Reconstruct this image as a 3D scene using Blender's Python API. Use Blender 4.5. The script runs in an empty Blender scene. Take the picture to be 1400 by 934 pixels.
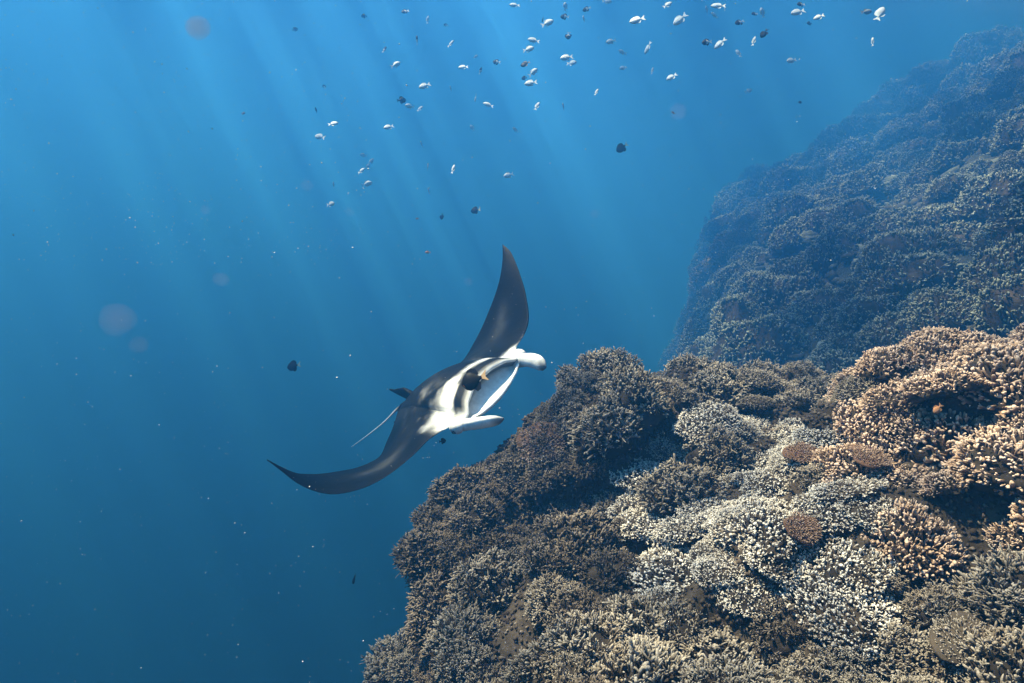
import bpy, math, random
import numpy as np
from mathutils import Matrix, Vector

random.seed(7)
RNG = np.random.default_rng(11)
scene = bpy.context.scene
COL = scene.collection

# ------------------------------------------------------------------ camera
PITCH = math.radians(-4.0)
HALF_FOV = math.radians(39.0)
FPX = 700.0 / math.tan(HALF_FOV)                 # focal length in photograph pixels (1400 wide)
cam_data = bpy.data.cameras.new('camera')
cam_data.sensor_width = 36.0
cam_data.lens = 18.0 / math.tan(HALF_FOV)
cam_data.clip_start = 0.02
cam_data.clip_end = 1000.0
cam = bpy.data.objects.new('camera', cam_data)
COL.objects.link(cam)
cam.rotation_euler = (math.radians(90) + PITCH, 0, 0)
scene.camera = cam

# ------------------------------------------------------------------ sky, sun, exposure
SUN_EL, SUN_AZ = math.radians(64), math.radians(-82)      # azimuth from +Y towards +X
sun_dir = Vector((math.sin(SUN_AZ) * math.cos(SUN_EL), math.cos(SUN_AZ) * math.cos(SUN_EL), math.sin(SUN_EL)))
world = bpy.data.worlds.new('World')
scene.world = world
world.use_nodes = True
wn = world.node_tree
sky = wn.nodes.new('ShaderNodeTexSky')
sky.sky_type = 'NISHITA'
sky.sun_disc = False
sky.sun_elevation = SUN_EL
sky.sun_rotation = SUN_AZ
bg = wn.nodes['Background']
bg.inputs['Strength'].default_value = 0.05
wn.links.new(sky.outputs['Color'], bg.inputs['Color'])
sun_data = bpy.data.lights.new('sun', 'SUN')
sun_data.energy = 5.0
sun_data.angle = math.radians(0.5)
sun_data.color = (1.0, 0.90, 0.76)
sun = bpy.data.objects.new('sun', sun_data)
COL.objects.link(sun)
sun.rotation_euler = sun_dir.to_track_quat('Z', 'Y').to_euler()
scene.view_settings.view_transform = 'Standard'
scene.view_settings.look = 'None'
scene.view_settings.gamma = 1.0
scene.view_settings.use_curve_mapping = False
scene.view_settings.exposure = 2.9
scene.cycles.use_denoising = True
scene.cycles.max_bounces = 6
scene.cycles.diffuse_bounces = 3
scene.cycles.volume_bounces = 1
scene.cycles.transparent_max_bounces = 16

SURFACE_Z = 17.2        # the sea surface, metres above the camera
SEABED_Z = -60.0
WATER_SCATTER = (0.0025, 0.0154, 0.0440)
WATER_ABSORB = (0.0360, 0.0235, 0.0085)
WATER_G = 0.48
DAPPLE_SHIFT = (3.0, 0.0, 0.0)  # slides the painted light pattern so chosen spots get sun


# ------------------------------------------------------------------ small helpers
def tag(o, label=None, cat=None, group=None, kind=None):
    if label: o['label'] = label
    if cat: o['category'] = cat
    if group: o['group'] = group
    if kind: o['kind'] = kind
    return o


def mesh_from(name, verts, faces, mats=(), smooth=True, attrs=None):
    me = bpy.data.meshes.new(name)
    me.from_pydata([tuple(v) for v in np.asarray(verts).tolist()], [], [tuple(f) for f in faces])
    for m in mats: me.materials.append(m)
    if smooth: me.shade_smooth()
    for an, av in (attrs or {}).items():
        av = np.asarray(av, dtype=np.float32)
        if av.ndim == 1:
            a = me.attributes.new(an, 'FLOAT', 'POINT'); a.data.foreach_set('value', av)
        else:
            a = me.attributes.new(an, 'FLOAT_COLOR', 'POINT')
            a.data.foreach_set('color', np.c_[av, np.ones(len(av))].astype(np.float32).ravel())
    me.update()
    return me


def link(name, me, parent=None, loc=None):
    o = bpy.data.objects.new(name, me)
    COL.objects.link(o)
    if parent is not None: o.parent = parent
    if loc is not None: o.location = loc
    return o


def at(u, v, dist):
    """a photograph pixel at a forward distance, in world space"""
    d = np.array([(u - 700) / FPX, 1.0, -(v - 467) / FPX])
    c, s = math.cos(PITCH), math.sin(PITCH)
    return np.array([d[0], d[1] * c - d[2] * s, d[1] * s + d[2] * c]) * dist


# numpy value noise ----------------------------------------------------------
def vnoise(p, seed=0):
    p = np.asarray(p, dtype=np.float64)
    i = np.floor(p).astype(np.int64); f = p - i
    f = f * f * (3 - 2 * f)
    def h(x, y, z):
        n = (x * 374761393 + y * 668265263 + z * 2147483647 + seed * 1274126177) & 0xffffffff
        n = ((n ^ (n >> 13)) * 1274126177) & 0xffffffff
        n = (n ^ (n >> 16)) & 0xffff
        return n / 65535.0 * 2 - 1
    r = 0
    for dx in (0, 1):
        wx = f[..., 0] if dx else 1 - f[..., 0]
        for dy in (0, 1):
            wy = f[..., 1] if dy else 1 - f[..., 1]
            for dz in (0, 1):
                wz = f[..., 2] if dz else 1 - f[..., 2]
                r = r + wx * wy * wz * h(i[..., 0] + dx, i[..., 1] + dy, i[..., 2] + dz)
    return r


def fbm(p, scale, octaves=3, seed=0):
    p = np.asarray(p) / scale
    a, r = 1.0, 0
    for k in range(octaves):
        r = r + a * vnoise(p + 17.3 * k, seed + k); p = p * 2.03; a *= 0.5
    return r


def sstep(x, a, b):
    t = np.clip((x - a) / (b - a), 0, 1)
    return t * t * (3 - 2 * t)


# ------------------------------------------------------------------ materials
def new_mat(name):
    m = bpy.data.materials.new(name); m.use_nodes = True
    nt = m.node_tree; nt.nodes.clear()
    out = nt.nodes.new('ShaderNodeOutputMaterial')
    return m, nt, out


def N(nt, t, **kw):
    n = nt.nodes.new(t)
    for k, v in kw.items():
        if k in n.inputs: n.inputs[k].default_value = v
        else: setattr(n, k, v)
    return n


def ramp(nt, fac, stops, interp='LINEAR'):
    r = nt.nodes.new('ShaderNodeValToRGB'); r.color_ramp.interpolation = interp
    while len(r.color_ramp.elements) < len(stops): r.color_ramp.elements.new(0.5)
    for e, (p, c) in zip(r.color_ramp.elements, stops):
        e.position = p; e.color = (*c, 1) if len(c) == 3 else c
    nt.links.new(fac, r.inputs['Fac'])
    return r.outputs['Color']


def mix(nt, fac, a, b, mode='MIX'):
    m = nt.nodes.new('ShaderNodeMix'); m.data_type = 'RGBA'; m.blend_type = mode
    for sock, v in ((m.inputs[0], fac), (m.inputs[6], a), (m.inputs[7], b)):
        if isinstance(v, (int, float)): sock.default_value = v
        elif isinstance(v, tuple): sock.default_value = (*v, 1)
        else: nt.links.new(v, sock)
    return m.outputs[2]


def math_n(nt, op, a, b=None):
    m = nt.nodes.new('ShaderNodeMath'); m.operation = op
    for s, v in zip(m.inputs, (a, b)):
        if v is None: continue
        if isinstance(v, (int, float)): s.default_value = v
        else: nt.links.new(v, s)
    return m.outputs[0]


def noise_tex(nt, vec, scale, detail=3, rough=0.55):
    n = N(nt, 'ShaderNodeTexNoise'); n.inputs['Scale'].default_value = scale
    n.inputs['Detail'].default_value = detail; n.inputs['Roughness'].default_value = rough
    nt.links.new(vec, n.inputs['Vector'])
    return n.outputs['Fac']


def coral_mat(name, base, mid, tip, var=0.16, rough=0.85, bump=0.5):
    """coral tissue: paler growing tips, blotched; roots darkened to paint shade between branches"""
    m, nt, out = new_mat(name)
    b = N(nt, 'ShaderNodeBsdfPrincipled'); b.inputs['Roughness'].default_value = rough
    b.inputs['Specular IOR Level'].default_value = 0.2
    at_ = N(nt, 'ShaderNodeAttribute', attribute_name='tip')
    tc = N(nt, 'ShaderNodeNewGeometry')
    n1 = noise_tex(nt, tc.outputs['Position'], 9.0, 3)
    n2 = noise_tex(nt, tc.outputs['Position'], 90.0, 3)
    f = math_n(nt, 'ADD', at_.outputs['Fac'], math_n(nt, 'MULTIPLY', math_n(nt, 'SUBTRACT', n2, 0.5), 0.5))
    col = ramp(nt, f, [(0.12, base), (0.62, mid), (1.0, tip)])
    oi = N(nt, 'ShaderNodeObjectInfo')
    hs = N(nt, 'ShaderNodeHueSaturation')
    nt.links.new(col, hs.inputs['Color'])
    nt.links.new(math_n(nt, 'ADD', math_n(nt, 'MULTIPLY', oi.outputs['Random'], 2 * var), 1.0 - var), hs.inputs['Value'])
    nt.links.new(math_n(nt, 'ADD', math_n(nt, 'MULTIPLY', n1, 0.8), 0.6), hs.inputs['Saturation'])
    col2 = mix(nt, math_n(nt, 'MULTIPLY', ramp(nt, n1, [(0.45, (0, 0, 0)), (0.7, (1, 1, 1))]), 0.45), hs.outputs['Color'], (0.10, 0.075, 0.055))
    nt.links.new(col2, b.inputs['Base Color'])
    bp = N(nt, 'ShaderNodeBump'); bp.inputs['Strength'].default_value = bump; bp.inputs['Distance'].default_value = 0.004
    nt.links.new(noise_tex(nt, tc.outputs['Position'], 220.0, 2), bp.inputs['Height'])
    nt.links.new(bp.outputs['Normal'], b.inputs['Normal'])
    nt.links.new(b.outputs['BSDF'], out.inputs['Surface'])
    return m


def rock_mat(name, stops, scale=6.0, bump=1.0, fine=9.0, depth=0.02):
    m, nt, out = new_mat(name)
    b = N(nt, 'ShaderNodeBsdfPrincipled'); b.inputs['Roughness'].default_value = 0.95
    b.inputs['Specular IOR Level'].default_value = 0.1
    g = N(nt, 'ShaderNodeNewGeometry')
    n1 = noise_tex(nt, g.outputs['Position'], scale, 6, 0.7)
    n2 = noise_tex(nt, g.outputs['Position'], scale * fine, 4, 0.7)
    f = math_n(nt, 'ADD', math_n(nt, 'MULTIPLY', n1, 0.7), math_n(nt, 'MULTIPLY', n2, 0.3))
    col = ramp(nt, f, stops)
    nt.links.new(col, b.inputs['Base Color'])
    bp = N(nt, 'ShaderNodeBump'); bp.inputs['Strength'].default_value = bump; bp.inputs['Distance'].default_value = depth
    nt.links.new(f, bp.inputs['Height']); nt.links.new(bp.outputs['Normal'], b.inputs['Normal'])
    nt.links.new(b.outputs['BSDF'], out.inputs['Surface'])
    return m


def attr_mat(name, rough=0.45, spec=0.4, noise_scale=30.0, noise_amt=0.25, bump=0.0):
    """colour stored on the mesh, broken up by fine mottling"""
    m, nt, out = new_mat(name)
    b = N(nt, 'ShaderNodeBsdfPrincipled'); b.inputs['Roughness'].default_value = rough
    b.inputs['Specular IOR Level'].default_value = spec
    a = N(nt, 'ShaderNodeAttribute', attribute_name='col')
    tc = N(nt, 'ShaderNodeTexCoord')
    n = noise_tex(nt, tc.outputs['Object'], noise_scale, 4, 0.65)
    k = math_n(nt, 'ADD', math_n(nt, 'MULTIPLY', n, 2 * noise_amt), 1 - noise_amt)
    c = N(nt, 'ShaderNodeVectorMath', operation='SCALE')
    nt.links.new(a.outputs['Color'], c.inputs[0]); nt.links.new(k, c.inputs['Scale'])
    nt.links.new(c.outputs['Vector'], b.inputs['Base Color'])
    if bump:
        bp = N(nt, 'ShaderNodeBump'); bp.inputs['Strength'].default_value = bump; bp.inputs['Distance'].default_value = 0.004
        nt.links.new(n, bp.inputs['Height']); nt.links.new(bp.outputs['Normal'], b.inputs['Normal'])
    nt.links.new(b.outputs['BSDF'], out.inputs['Surface'])
    return m


def plain_mat(name, col, rough=0.6, spec=0.3):
    m, nt, out = new_mat(name)
    b = N(nt, 'ShaderNodeBsdfPrincipled'); b.inputs['Roughness'].default_value = rough
    b.inputs['Specular IOR Level'].default_value = spec
    tc = N(nt, 'ShaderNodeTexCoord')
    n = noise_tex(nt, tc.outputs['Object'], 40.0, 2)
    nt.links.new(mix(nt, n, tuple(x * 0.75 for x in col), tuple(min(1, x * 1.2) for x in col)), b.inputs['Base Color'])
    nt.links.new(b.outputs['BSDF'], out.inputs['Surface'])
    return m


# ------------------------------------------------------------------ the water
def box_mesh(name, lo, hi, mat):
    x0, y0, z0 = lo; x1, y1, z1 = hi
    v = [(x0, y0, z0), (x1, y0, z0), (x1, y1, z0), (x0, y1, z0), (x0, y0, z1), (x1, y0, z1), (x1, y1, z1), (x0, y1, z1)]
    f = [(0, 3, 2, 1), (4, 5, 6, 7), (0, 1, 5, 4), (1, 2, 6, 5), (2, 3, 7, 6), (3, 0, 4, 7)]
    return mesh_from(name, v, f, [mat], smooth=False)


m_water, nt, out = new_mat('sea_water')
vs = N(nt, 'ShaderNodeVolumeScatter')
mx = max(WATER_SCATTER)
vs.inputs['Color'].default_value = (*[c / mx for c in WATER_SCATTER], 1)
vs.inputs['Density'].default_value = mx
vs.inputs['Anisotropy'].default_value = WATER_G
va = N(nt, 'ShaderNodeVolumeAbsorption')
mxa = max(WATER_ABSORB)
va.inputs['Color'].default_value = (*[1 - c / mxa for c in WATER_ABSORB], 1)
va.inputs['Density'].default_value = mxa
ad = N(nt, 'ShaderNodeAddShader')
nt.links.new(vs.outputs[0], ad.inputs[0]); nt.links.new(va.outputs[0], ad.inputs[1])
nt.links.new(ad.outputs[0], out.inputs['Volume'])
water = link('water', box_mesh('water', (-260, -260, SEABED_Z - 1.5), (260, 260, SURFACE_Z - 0.05), m_water))
tag(water, kind='structure')

# the sea surface: caustics and shafts painted as a pattern in its transparent tint
m_surf, nt, out = new_mat('sea_surface')
g = N(nt, 'ShaderNodeNewGeometry')
warp = N(nt, 'ShaderNodeTexNoise'); warp.inputs['Scale'].default_value = 1.1; warp.inputs['Detail'].default_value = 2
nt.links.new(g.outputs['Position'], warp.inputs['Vector'])
sc = N(nt, 'ShaderNodeVectorMath', operation='SCALE'); sc.inputs['Scale'].default_value = 0.8
nt.links.new(warp.outputs['Color'], sc.inputs[0])
addv = N(nt, 'ShaderNodeVectorMath', operation='ADD')
nt.links.new(g.outputs['Position'], addv.inputs[0]); nt.links.new(sc.outputs[0], addv.inputs[1])
vor = N(nt, 'ShaderNodeTexVoronoi', feature='DISTANCE_TO_EDGE'); vor.inputs['Scale'].default_value = 2.1
nt.links.new(addv.outputs[0], vor.inputs['Vector'])
fine = ramp(nt, vor.outputs['Distance'], [(0.0, (1, 1, 1)), (0.10, (0.64, 0.64, 0.64)), (0.35, (0.34, 0.34, 0.34))])
strc = N(nt, 'ShaderNodeVectorMath', operation='MULTIPLY_ADD'); strc.inputs[1].default_value = (1.0, 0.4, 1.0); strc.inputs[2].default_value = DAPPLE_SHIFT
nt.links.new(g.outputs['Position'], strc.inputs[0])
big = ramp(nt, noise_tex(nt, strc.outputs[0], 0.38, 2, 0.5), [(0.43, (0.12, 0.12, 0.12)), (0.62, (1, 1, 1))])  # broad bright and dark patches painted in to shape light shafts
pat = mix(nt, 1.0, fine, big, 'MULTIPLY')
tr = N(nt, 'ShaderNodeBsdfTransparent')
nt.links.new(pat, tr.inputs['Color'])
gl = N(nt, 'ShaderNodeBsdfGlossy'); gl.inputs['Roughness'].default_value = 0.3
gl.inputs['Color'].default_value = (0.9, 0.95, 1, 1)
fr = N(nt, 'ShaderNodeFresnel'); fr.inputs['IOR'].default_value = 1.333     # total reflection beyond the critical angle, broken by ripples
facing = math_n(nt, 'MULTIPLY', fr.outputs['Fac'], 0.97)
ms = N(nt, 'ShaderNodeMixShader')
nt.links.new(facing, ms.inputs[0])
nt.links.new(tr.outputs[0], ms.inputs[1]); nt.links.new(gl.outputs[0], ms.inputs[2])
nt.links.new(ms.outputs[0], out.inputs['Surface'])
n = 60
gx = np.linspace(-260, 260, n)
X, Y = np.meshgrid(gx, gx, indexing='ij')
V = np.stack([X, Y, SURFACE_Z + 0.05 * vnoise(np.stack([X / 6, Y / 6, 0 * X], -1))], -1).reshape(-1, 3)
F = [(i * n + j, (i + 1) * n + j, (i + 1) * n + j + 1, i * n + j + 1) for i in range(n - 1) for j in range(n - 1)]
surface = link('water_surface', mesh_from('water_surface', V, F, [m_surf]))
tag(surface, kind='structure')

m_sand = rock_mat('seabed_sand', [(0.3, (0.12, 0.11, 0.09)), (0.7, (0.28, 0.25, 0.20))], 0.6, 0.6)
V[:, 2] = SEABED_Z + 0.5 * vnoise(V / 9.0, 5)
seabed = link('seabed', mesh_from('seabed', V, F, [m_sand]))
tag(seabed, kind='structure')


# ------------------------------------------------------------------ the reef body
def smax(a, b, k):
    h = np.clip(0.5 + 0.5 * (a - b) / k, 0, 1)
    return b + (a - b) * h + k * h * (1 - h)


def bump2(x, y, cx, cy, rx, ry, rot=0.0):
    c, s = math.cos(rot), math.sin(rot)
    dx, dy = x - cx, y - cy
    return np.exp(-(((c * dx + s * dy) / rx) ** 2 + ((-s * dx + c * dy) / ry) ** 2))


def slope(x, y):
    # slope that climbs to the right behind the shoulder
    mid = -1.95 + 0.62 * x + 0.10 * np.sin(2.1 * x + 1.3 * y) - 2.6 * np.clip(1.5 + 0.34 * np.clip(y - 5.0, 0, None) - x, 0, None) - 0.5 * np.clip(4.0 - y, 0, None)
    mid = np.minimum(mid, 5.5 + 0.05 * x)
    # the farther buttress
    xw = x - 0.45 * np.clip(y - 9.3, 0, None) * (1 - sstep(x, 5.0, 9.0))          # its seaward wall runs back and to the side
    zc = np.interp(xw, [0.5, 1.6, 2.25, 2.5, 2.65, 3.0, 3.5, 4.5, 5.8, 8.3, 11.3, 20, 40],
                   [-16, -9, -3.5, -1.6, -0.1, 0.9, 1.55, 2.45, 3.55, 4.8, 5.6, 6.2, 6.4])
    yc = np.interp(x, [2.0, 2.6, 3.5, 5.8, 8.3, 11.3, 20], [9.2, 9.3, 10.2, 12.0, 13.0, 14.0, 16.0])
    far = zc - 1.5 * np.clip(yc - 0.4 - y, 0, None) - 0.35 * np.clip(y - yc - 3, 0, None)
    return mid, far


TX = np.array([-0.6, -0.4, -0.2, 0.1, 0.4, 0.8, 1.2, 1.6, 2.0, 2.6])
TY = np.array([0.6, 1.2, 1.8, 2.4, 2.8, 3.1, 3.5, 3.9])
TZ = np.array([[-1.90, -1.60, -1.35, -1.20, -1.05, -0.95, -0.85, -0.70, -0.55, -0.40],
               [-2.30, -1.95, -1.55, -1.25, -1.02, -0.90, -0.80, -0.65, -0.45, -0.30],
               [-2.40, -1.90, -1.45, -1.17, -1.00, -0.80, -0.62, -0.40, -0.20, -0.15],
               [-2.40, -1.75, -1.22, -1.00, -0.90, -0.68, -0.48, -0.20, -0.08, -0.05],
               [-2.00, -1.18, -0.86, -0.82, -0.76, -0.62, -0.50, -0.30, -0.15, -0.10],
               [-1.95, -0.96, -0.64, -0.55, -0.54, -0.55, -0.50, -0.42, -0.30, -0.20],
               [-2.20, -1.40, -0.82, -0.57, -0.47, -0.39, -0.43, -0.45, -0.42, -0.35],
               [-3.00, -2.60, -2.20, -1.50, -0.90, -0.55, -0.50, -0.50, -0.50, -0.45]]) - 0.07


def table(x, y):
    x, y = np.clip(x, TX[0], TX[-1]), np.clip(y, TY[0], TY[-1])
    i = np.clip(np.searchsorted(TX, x) - 1, 0, len(TX) - 2); j = np.clip(np.searchsorted(TY, y) - 1, 0, len(TY) - 2)
    a = (x - TX[i]) / (TX[i + 1] - TX[i]); b = (y - TY[j]) / (TY[j + 1] - TY[j])
    return (TZ[j, i] * (1 - a) + TZ[j, i + 1] * a) * (1 - b) + (TZ[j + 1, i] * (1 - a) + TZ[j + 1, i + 1] * a) * b


def height(x, y):
    # near shoulder: a broad rounded mound with a steep seaward side
    near = table(x, y) - 4.0 * np.clip(-0.6 - x, 0, None) - 1.3 * np.clip(y - 3.9, 0, None) * (1.0 - 0.35 * sstep(x, 1.2, 2.2))
    # slope and farther buttress
    mid = slope((x - 0.45 * sstep(y, 4.5, 9.0)) / 1.6, y / 1.6)[0] * 1.6
    far = slope(x / 2.8 - 0.55, y / 2.8)[1] * 2.8 - 0.5
    h = smax(near, mid, 0.25)
    return smax(h, far, 0.6)




PITS = [(1.30, 1.78, -.62, .21), (1.02, 1.45, -.78, .16), (.45, 1.75, -1.0, .19), (.26, 2.80, -.98, .24), (.72, 2.95, -.72, .14), (1.46, 2.12, -.46, .13),
        (.62, 2.28, -.88, .13), (.05, 2.0, -1.2, .16), (.98, 2.72, -.72, .13), (1.15, 1.22, -.88, .18), (.30, 1.35, -1.15, .16), (1.62, 1.55, -.52, .15), (1.05, 3.2, -.55, .12), (.42, 2.42, -1.0, .12)]      # hollows and crevices: x, y, z, radius


def field(P):
    x, y, z = P[..., 0], P[..., 1], P[..., 2]
    under = np.exp(-((z + 0.88) / 0.17) ** 2) * (1 - sstep(x, 0.6, 1.0)) * sstep(y, 1.9, 2.4)      # the wall under the crest is cut back
    d = (z - height(x - 0.10 * under, y - 0.14 * under)) * 0.62
    dist = np.clip((y - 3.5) / 6.0, 0, 1)
    d = d + (0.075 + 0.30 * dist) * fbm(P, 0.62 + 0.7 * dist.mean(), 3, 3)
    d = d + 0.05 * fbm(P, 0.16, 2, 9)
    d = d + 0.10 * (1 - dist) * (np.abs(vnoise(P / 0.34, 21)) - 0.2)
    for cx, cy, cz, r in PITS:
        q = np.sqrt(((x - cx) / 1.25) ** 2 + (y - cy) ** 2 + ((z - cz) / 0.9) ** 2)
        d = smax(d, r - q, 0.05)
    d = d + 0.16 * (1 - dist) * np.clip(vnoise(P / 0.42, 33) - 0.25, 0, None)          # pits and crevices
    return d


def surface_nets(lo, hi, step):
    ax = [np.arange(l, h + step * 0.5, step) for l, h in zip(lo, hi)]
    G = np.stack(np.meshgrid(*ax, indexing='ij'), -1)
    S = field(G)
    s = S < 0
    nx, ny, nz = S.shape
    acc = np.zeros((nx - 1, ny - 1, nz - 1, 3)); cnt = np.zeros((nx - 1, ny - 1, nz - 1))
    corners = [(i, j, k) for i in (0, 1) for j in (0, 1) for k in (0, 1)]
    def sl(c, arr): return arr[c[0]:nx - 1 + c[0], c[1]:ny - 1 + c[1], c[2]:nz - 1 + c[2]]
    for a in range(8):
        for axis in range(3):
            ca = corners[a]
            if ca[axis]: continue
            cb = list(ca); cb[axis] = 1
            Sa, Sb = sl(ca, S), sl(cb, S)
            crossing = (Sa < 0) != (Sb < 0)
            t = np.where(crossing, Sa / np.where(crossing, Sa - Sb, 1), 0)
            p = np.zeros(Sa.shape + (3,)); p += np.array(ca, float); p[..., axis] += t
            acc += np.where(crossing[..., None], p, 0); cnt += crossing
    idx = -np.ones(cnt.shape, int)
    act = cnt > 0
    idx[act] = np.arange(act.sum())
    cell = np.argwhere(act)
    verts = (cell + acc[act] / cnt[act][:, None]) * step + np.array(lo)
    faces = []
    for axis in range(3):
        o = [x for x in range(3) if x != axis]
        a = np.take(s, range(0, s.shape[axis] - 1), axis); b = np.take(s, range(1, s.shape[axis]), axis)
        e = np.argwhere(a != b)
        ok = np.ones(len(e), bool)
        for q in o: ok &= (e[:, q] > 0) & (e[:, q] < S.shape[q] - 1)
        e = e[ok]
        flip = a[tuple(e.T)]
        def c(d0, d1):
            r = e.copy(); r[:, o[0]] -= d0; r[:, o[1]] -= d1
            return idx[tuple(r.T)]
        q = np.stack([c(1, 1), c(0, 1), c(0, 0), c(1, 0)], 1)
        sgn = flip if axis != 1 else ~flip
        q = np.where(sgn[:, None], q, q[:, ::-1])
        faces.append(q)
    return verts, np.concatenate(faces)


m_reef = rock_mat('reef_rock', [(0.28, (0.012, 0.009, 0.007)), (0.45, (0.032, 0.025, 0.019)), (0.58, (0.062, 0.050, 0.040)), (0.72, (0.14, 0.115, 0.095))], 7.0)  # rock kept extra dark to deepen the shade between heads
m_reef_far = rock_mat('reef_rock_slope', [(0.30, (0.02, 0.02, 0.016)), (0.48, (0.05, 0.05, 0.038)), (0.60, (0.09, 0.092, 0.073)), (0.75, (0.18, 0.18, 0.15))], 2.2, depth=0.12)
NEAR_LO, NEAR_HI = (-1.7, -0.6, -3.2), (3.4, 4.6, 0.5)
nv, nf = surface_nets(NEAR_LO, NEAR_HI, 0.045)
reef_near = link('reef_shoulder', mesh_from('reef_shoulder', nv, nf.tolist(), [m_reef]))
tag(reef_near, kind='structure')
fv, ff = surface_nets((0.0, -1.0, -9.0), (41.0, 44.0, 16.6), 0.36)
c_ = fv[ff].mean(1)
inside = (c_[:, 0] < NEAR_HI[0] - 0.25) & (c_[:, 1] < NEAR_HI[1] - 0.25) & (c_[:, 2] > NEAR_LO[2] + 0.3)
ff = ff[~inside]
reef_far = link('reef_slope', mesh_from('reef_slope', fv, ff.tolist(), [m_reef_far]))
tag(reef_far, kind='structure')
# ------------------------------------------------------------------ coral building blocks
class MB:
    """collects vertices, faces and a per-vertex value (0 = between branches, 1 = growing tip)"""
    def __init__(self): self.v, self.f, self.t, self.n = [], [], [], 0

    def add(self, v, f, t):
        self.v.append(np.asarray(v, float)); self.f += [tuple(i + self.n for i in q) for q in f]
        self.t.append(np.asarray(t, float)); self.n += len(v)

    def mesh(self, name, mats):
        return mesh_from(name, np.concatenate(self.v), self.f, mats, True, {'tip': np.concatenate(self.t)})


def frame(d):
    d = d / (np.linalg.norm(d) + 1e-9)
    a = np.array([0, 0, 1.0]) if abs(d[2]) < 0.9 else np.array([1.0, 0, 0])
    x = np.cross(a, d); x /= np.linalg.norm(x)
    return x, np.cross(d, x), d


def finger(mb, p, d, length, rad, sides=6, t0=0.0, t1=1.0, bend=0.22, rng=RNG, flat=0.6):
    """one knobbly branch: narrow root, swollen blunt tip"""
    x, y, d = frame(d)
    side = (x * rng.normal() + y * rng.normal()) * bend * length
    prof = [(0.0, 0.95), (0.42, 0.84), (0.76, 0.94), (0.94, 0.58)]
    fl = rng.uniform(flat, 1.0)
    V, T = [], []
    off = rng.uniform(0, 6.28)
    for h, r in prof:
        c = p + d * (h * length) + side * h * h
        r = r * rad * rng.uniform(0.85, 1.18)
        for k in range(sides):
            a = off + 6.2832 * k / sides
            rr = r * (1 + 0.16 * math.sin(3 * a + off * 5))
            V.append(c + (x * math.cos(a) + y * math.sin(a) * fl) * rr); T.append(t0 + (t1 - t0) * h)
    V.append(p + d * length + side); T.append(t1)
    nr = len(prof)
    F = [(r * sides + k, r * sides + (k + 1) % sides, (r + 1) * sides + (k + 1) % sides, (r + 1) * sides + k)
         for r in range(nr - 1) for k in range(sides)]
    F += [((nr - 1) * sides + k, (nr - 1) * sides + (k + 1) % sides, nr * sides) for k in range(sides)]
    mb.add(V, F, T)
    return p + d * (0.6 * length) + side * 0.36


ICO_V = None
def ico():
    global ICO_V
    if ICO_V is None:
        g = (1 + 5 ** 0.5) / 2
        v = np.array([(-1, g, 0), (1, g, 0), (-1, -g, 0), (1, -g, 0), (0, -1, g), (0, 1, g), (0, -1, -g), (0, 1, -g), (g, 0, -1), (g, 0, 1), (-g, 0, -1), (-g, 0, 1)], float)
        v /= np.linalg.norm(v[0])
        f = [(0, 11, 5), (0, 5, 1), (0, 1, 7), (0, 7, 10), (0, 10, 11), (1, 5, 9), (5, 11, 4), (11, 10, 2), (10, 7, 6), (7, 1, 8), (3, 9, 4), (3, 4, 2), (3, 2, 6), (3, 6, 8), (3, 8, 9), (4, 9, 5), (2, 4, 11), (6, 2, 10), (8, 6, 7), (9, 8, 1)]
        cache, vl, nf = {}, [tuple(x) for x in v], []
        def midp(a, b):
            k = (min(a, b), max(a, b))
            if k not in cache:
                m = (np.array(vl[a]) + np.array(vl[b])); m /= np.linalg.norm(m); vl.append(tuple(m)); cache[k] = len(vl) - 1
            return cache[k]
        for a, b, c in f:
            ab, bc, ca = midp(a, b), midp(b, c), midp(c, a)
            nf += [(a, ab, ca), (b, bc, ab), (c, ca, bc), (ab, bc, ca)]
        ICO_V = (v, f, np.array(vl), nf)
    return ICO_V


def dome_base(R, H, seed, segs=36, rings=15):
    V, F, T = [], [], []
    for r in range(rings + 1):
        th = (r / rings) * 1.75
        for k in range(segs):
            a = 6.2832 * k / segs
            d = np.array([math.sin(th) * math.cos(a), math.sin(th) * math.sin(a), math.cos(th)])
            V.append(d)
    V = np.array(V)
    k = 1 + 0.30 * fbm(V * 1.0 + seed * 3.1, 0.7, 2, seed)
    k = k * (0.90 + 0.12 * fbm(V, 0.13, 2, seed + 9))
    V = V * k[:, None] * np.array([R, R, H])
    F = [(r * segs + k, (r + 1) * segs + k, (r + 1) * segs + (k + 1) % segs, r * segs + (k + 1) % segs) for r in range(rings) for k in range(segs)]
    return V, F


def dome_pt(d, R, H, seed):
    k = 1 + 0.30 * fbm(d[None] * 1.0 + seed * 3.1, 0.7, 2, seed)[0]
    return d * k * np.array([R, R, H])


def fib_dirs(n, maxth):
    i = np.arange(n) + 0.5
    z = 1 - i / n * (1 - math.cos(maxth))
    ph = i * 2.399963
    r = np.sqrt(np.clip(1 - z * z, 0, 1))
    return np.stack([r * np.cos(ph), r * np.sin(ph), z], 1)


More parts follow.
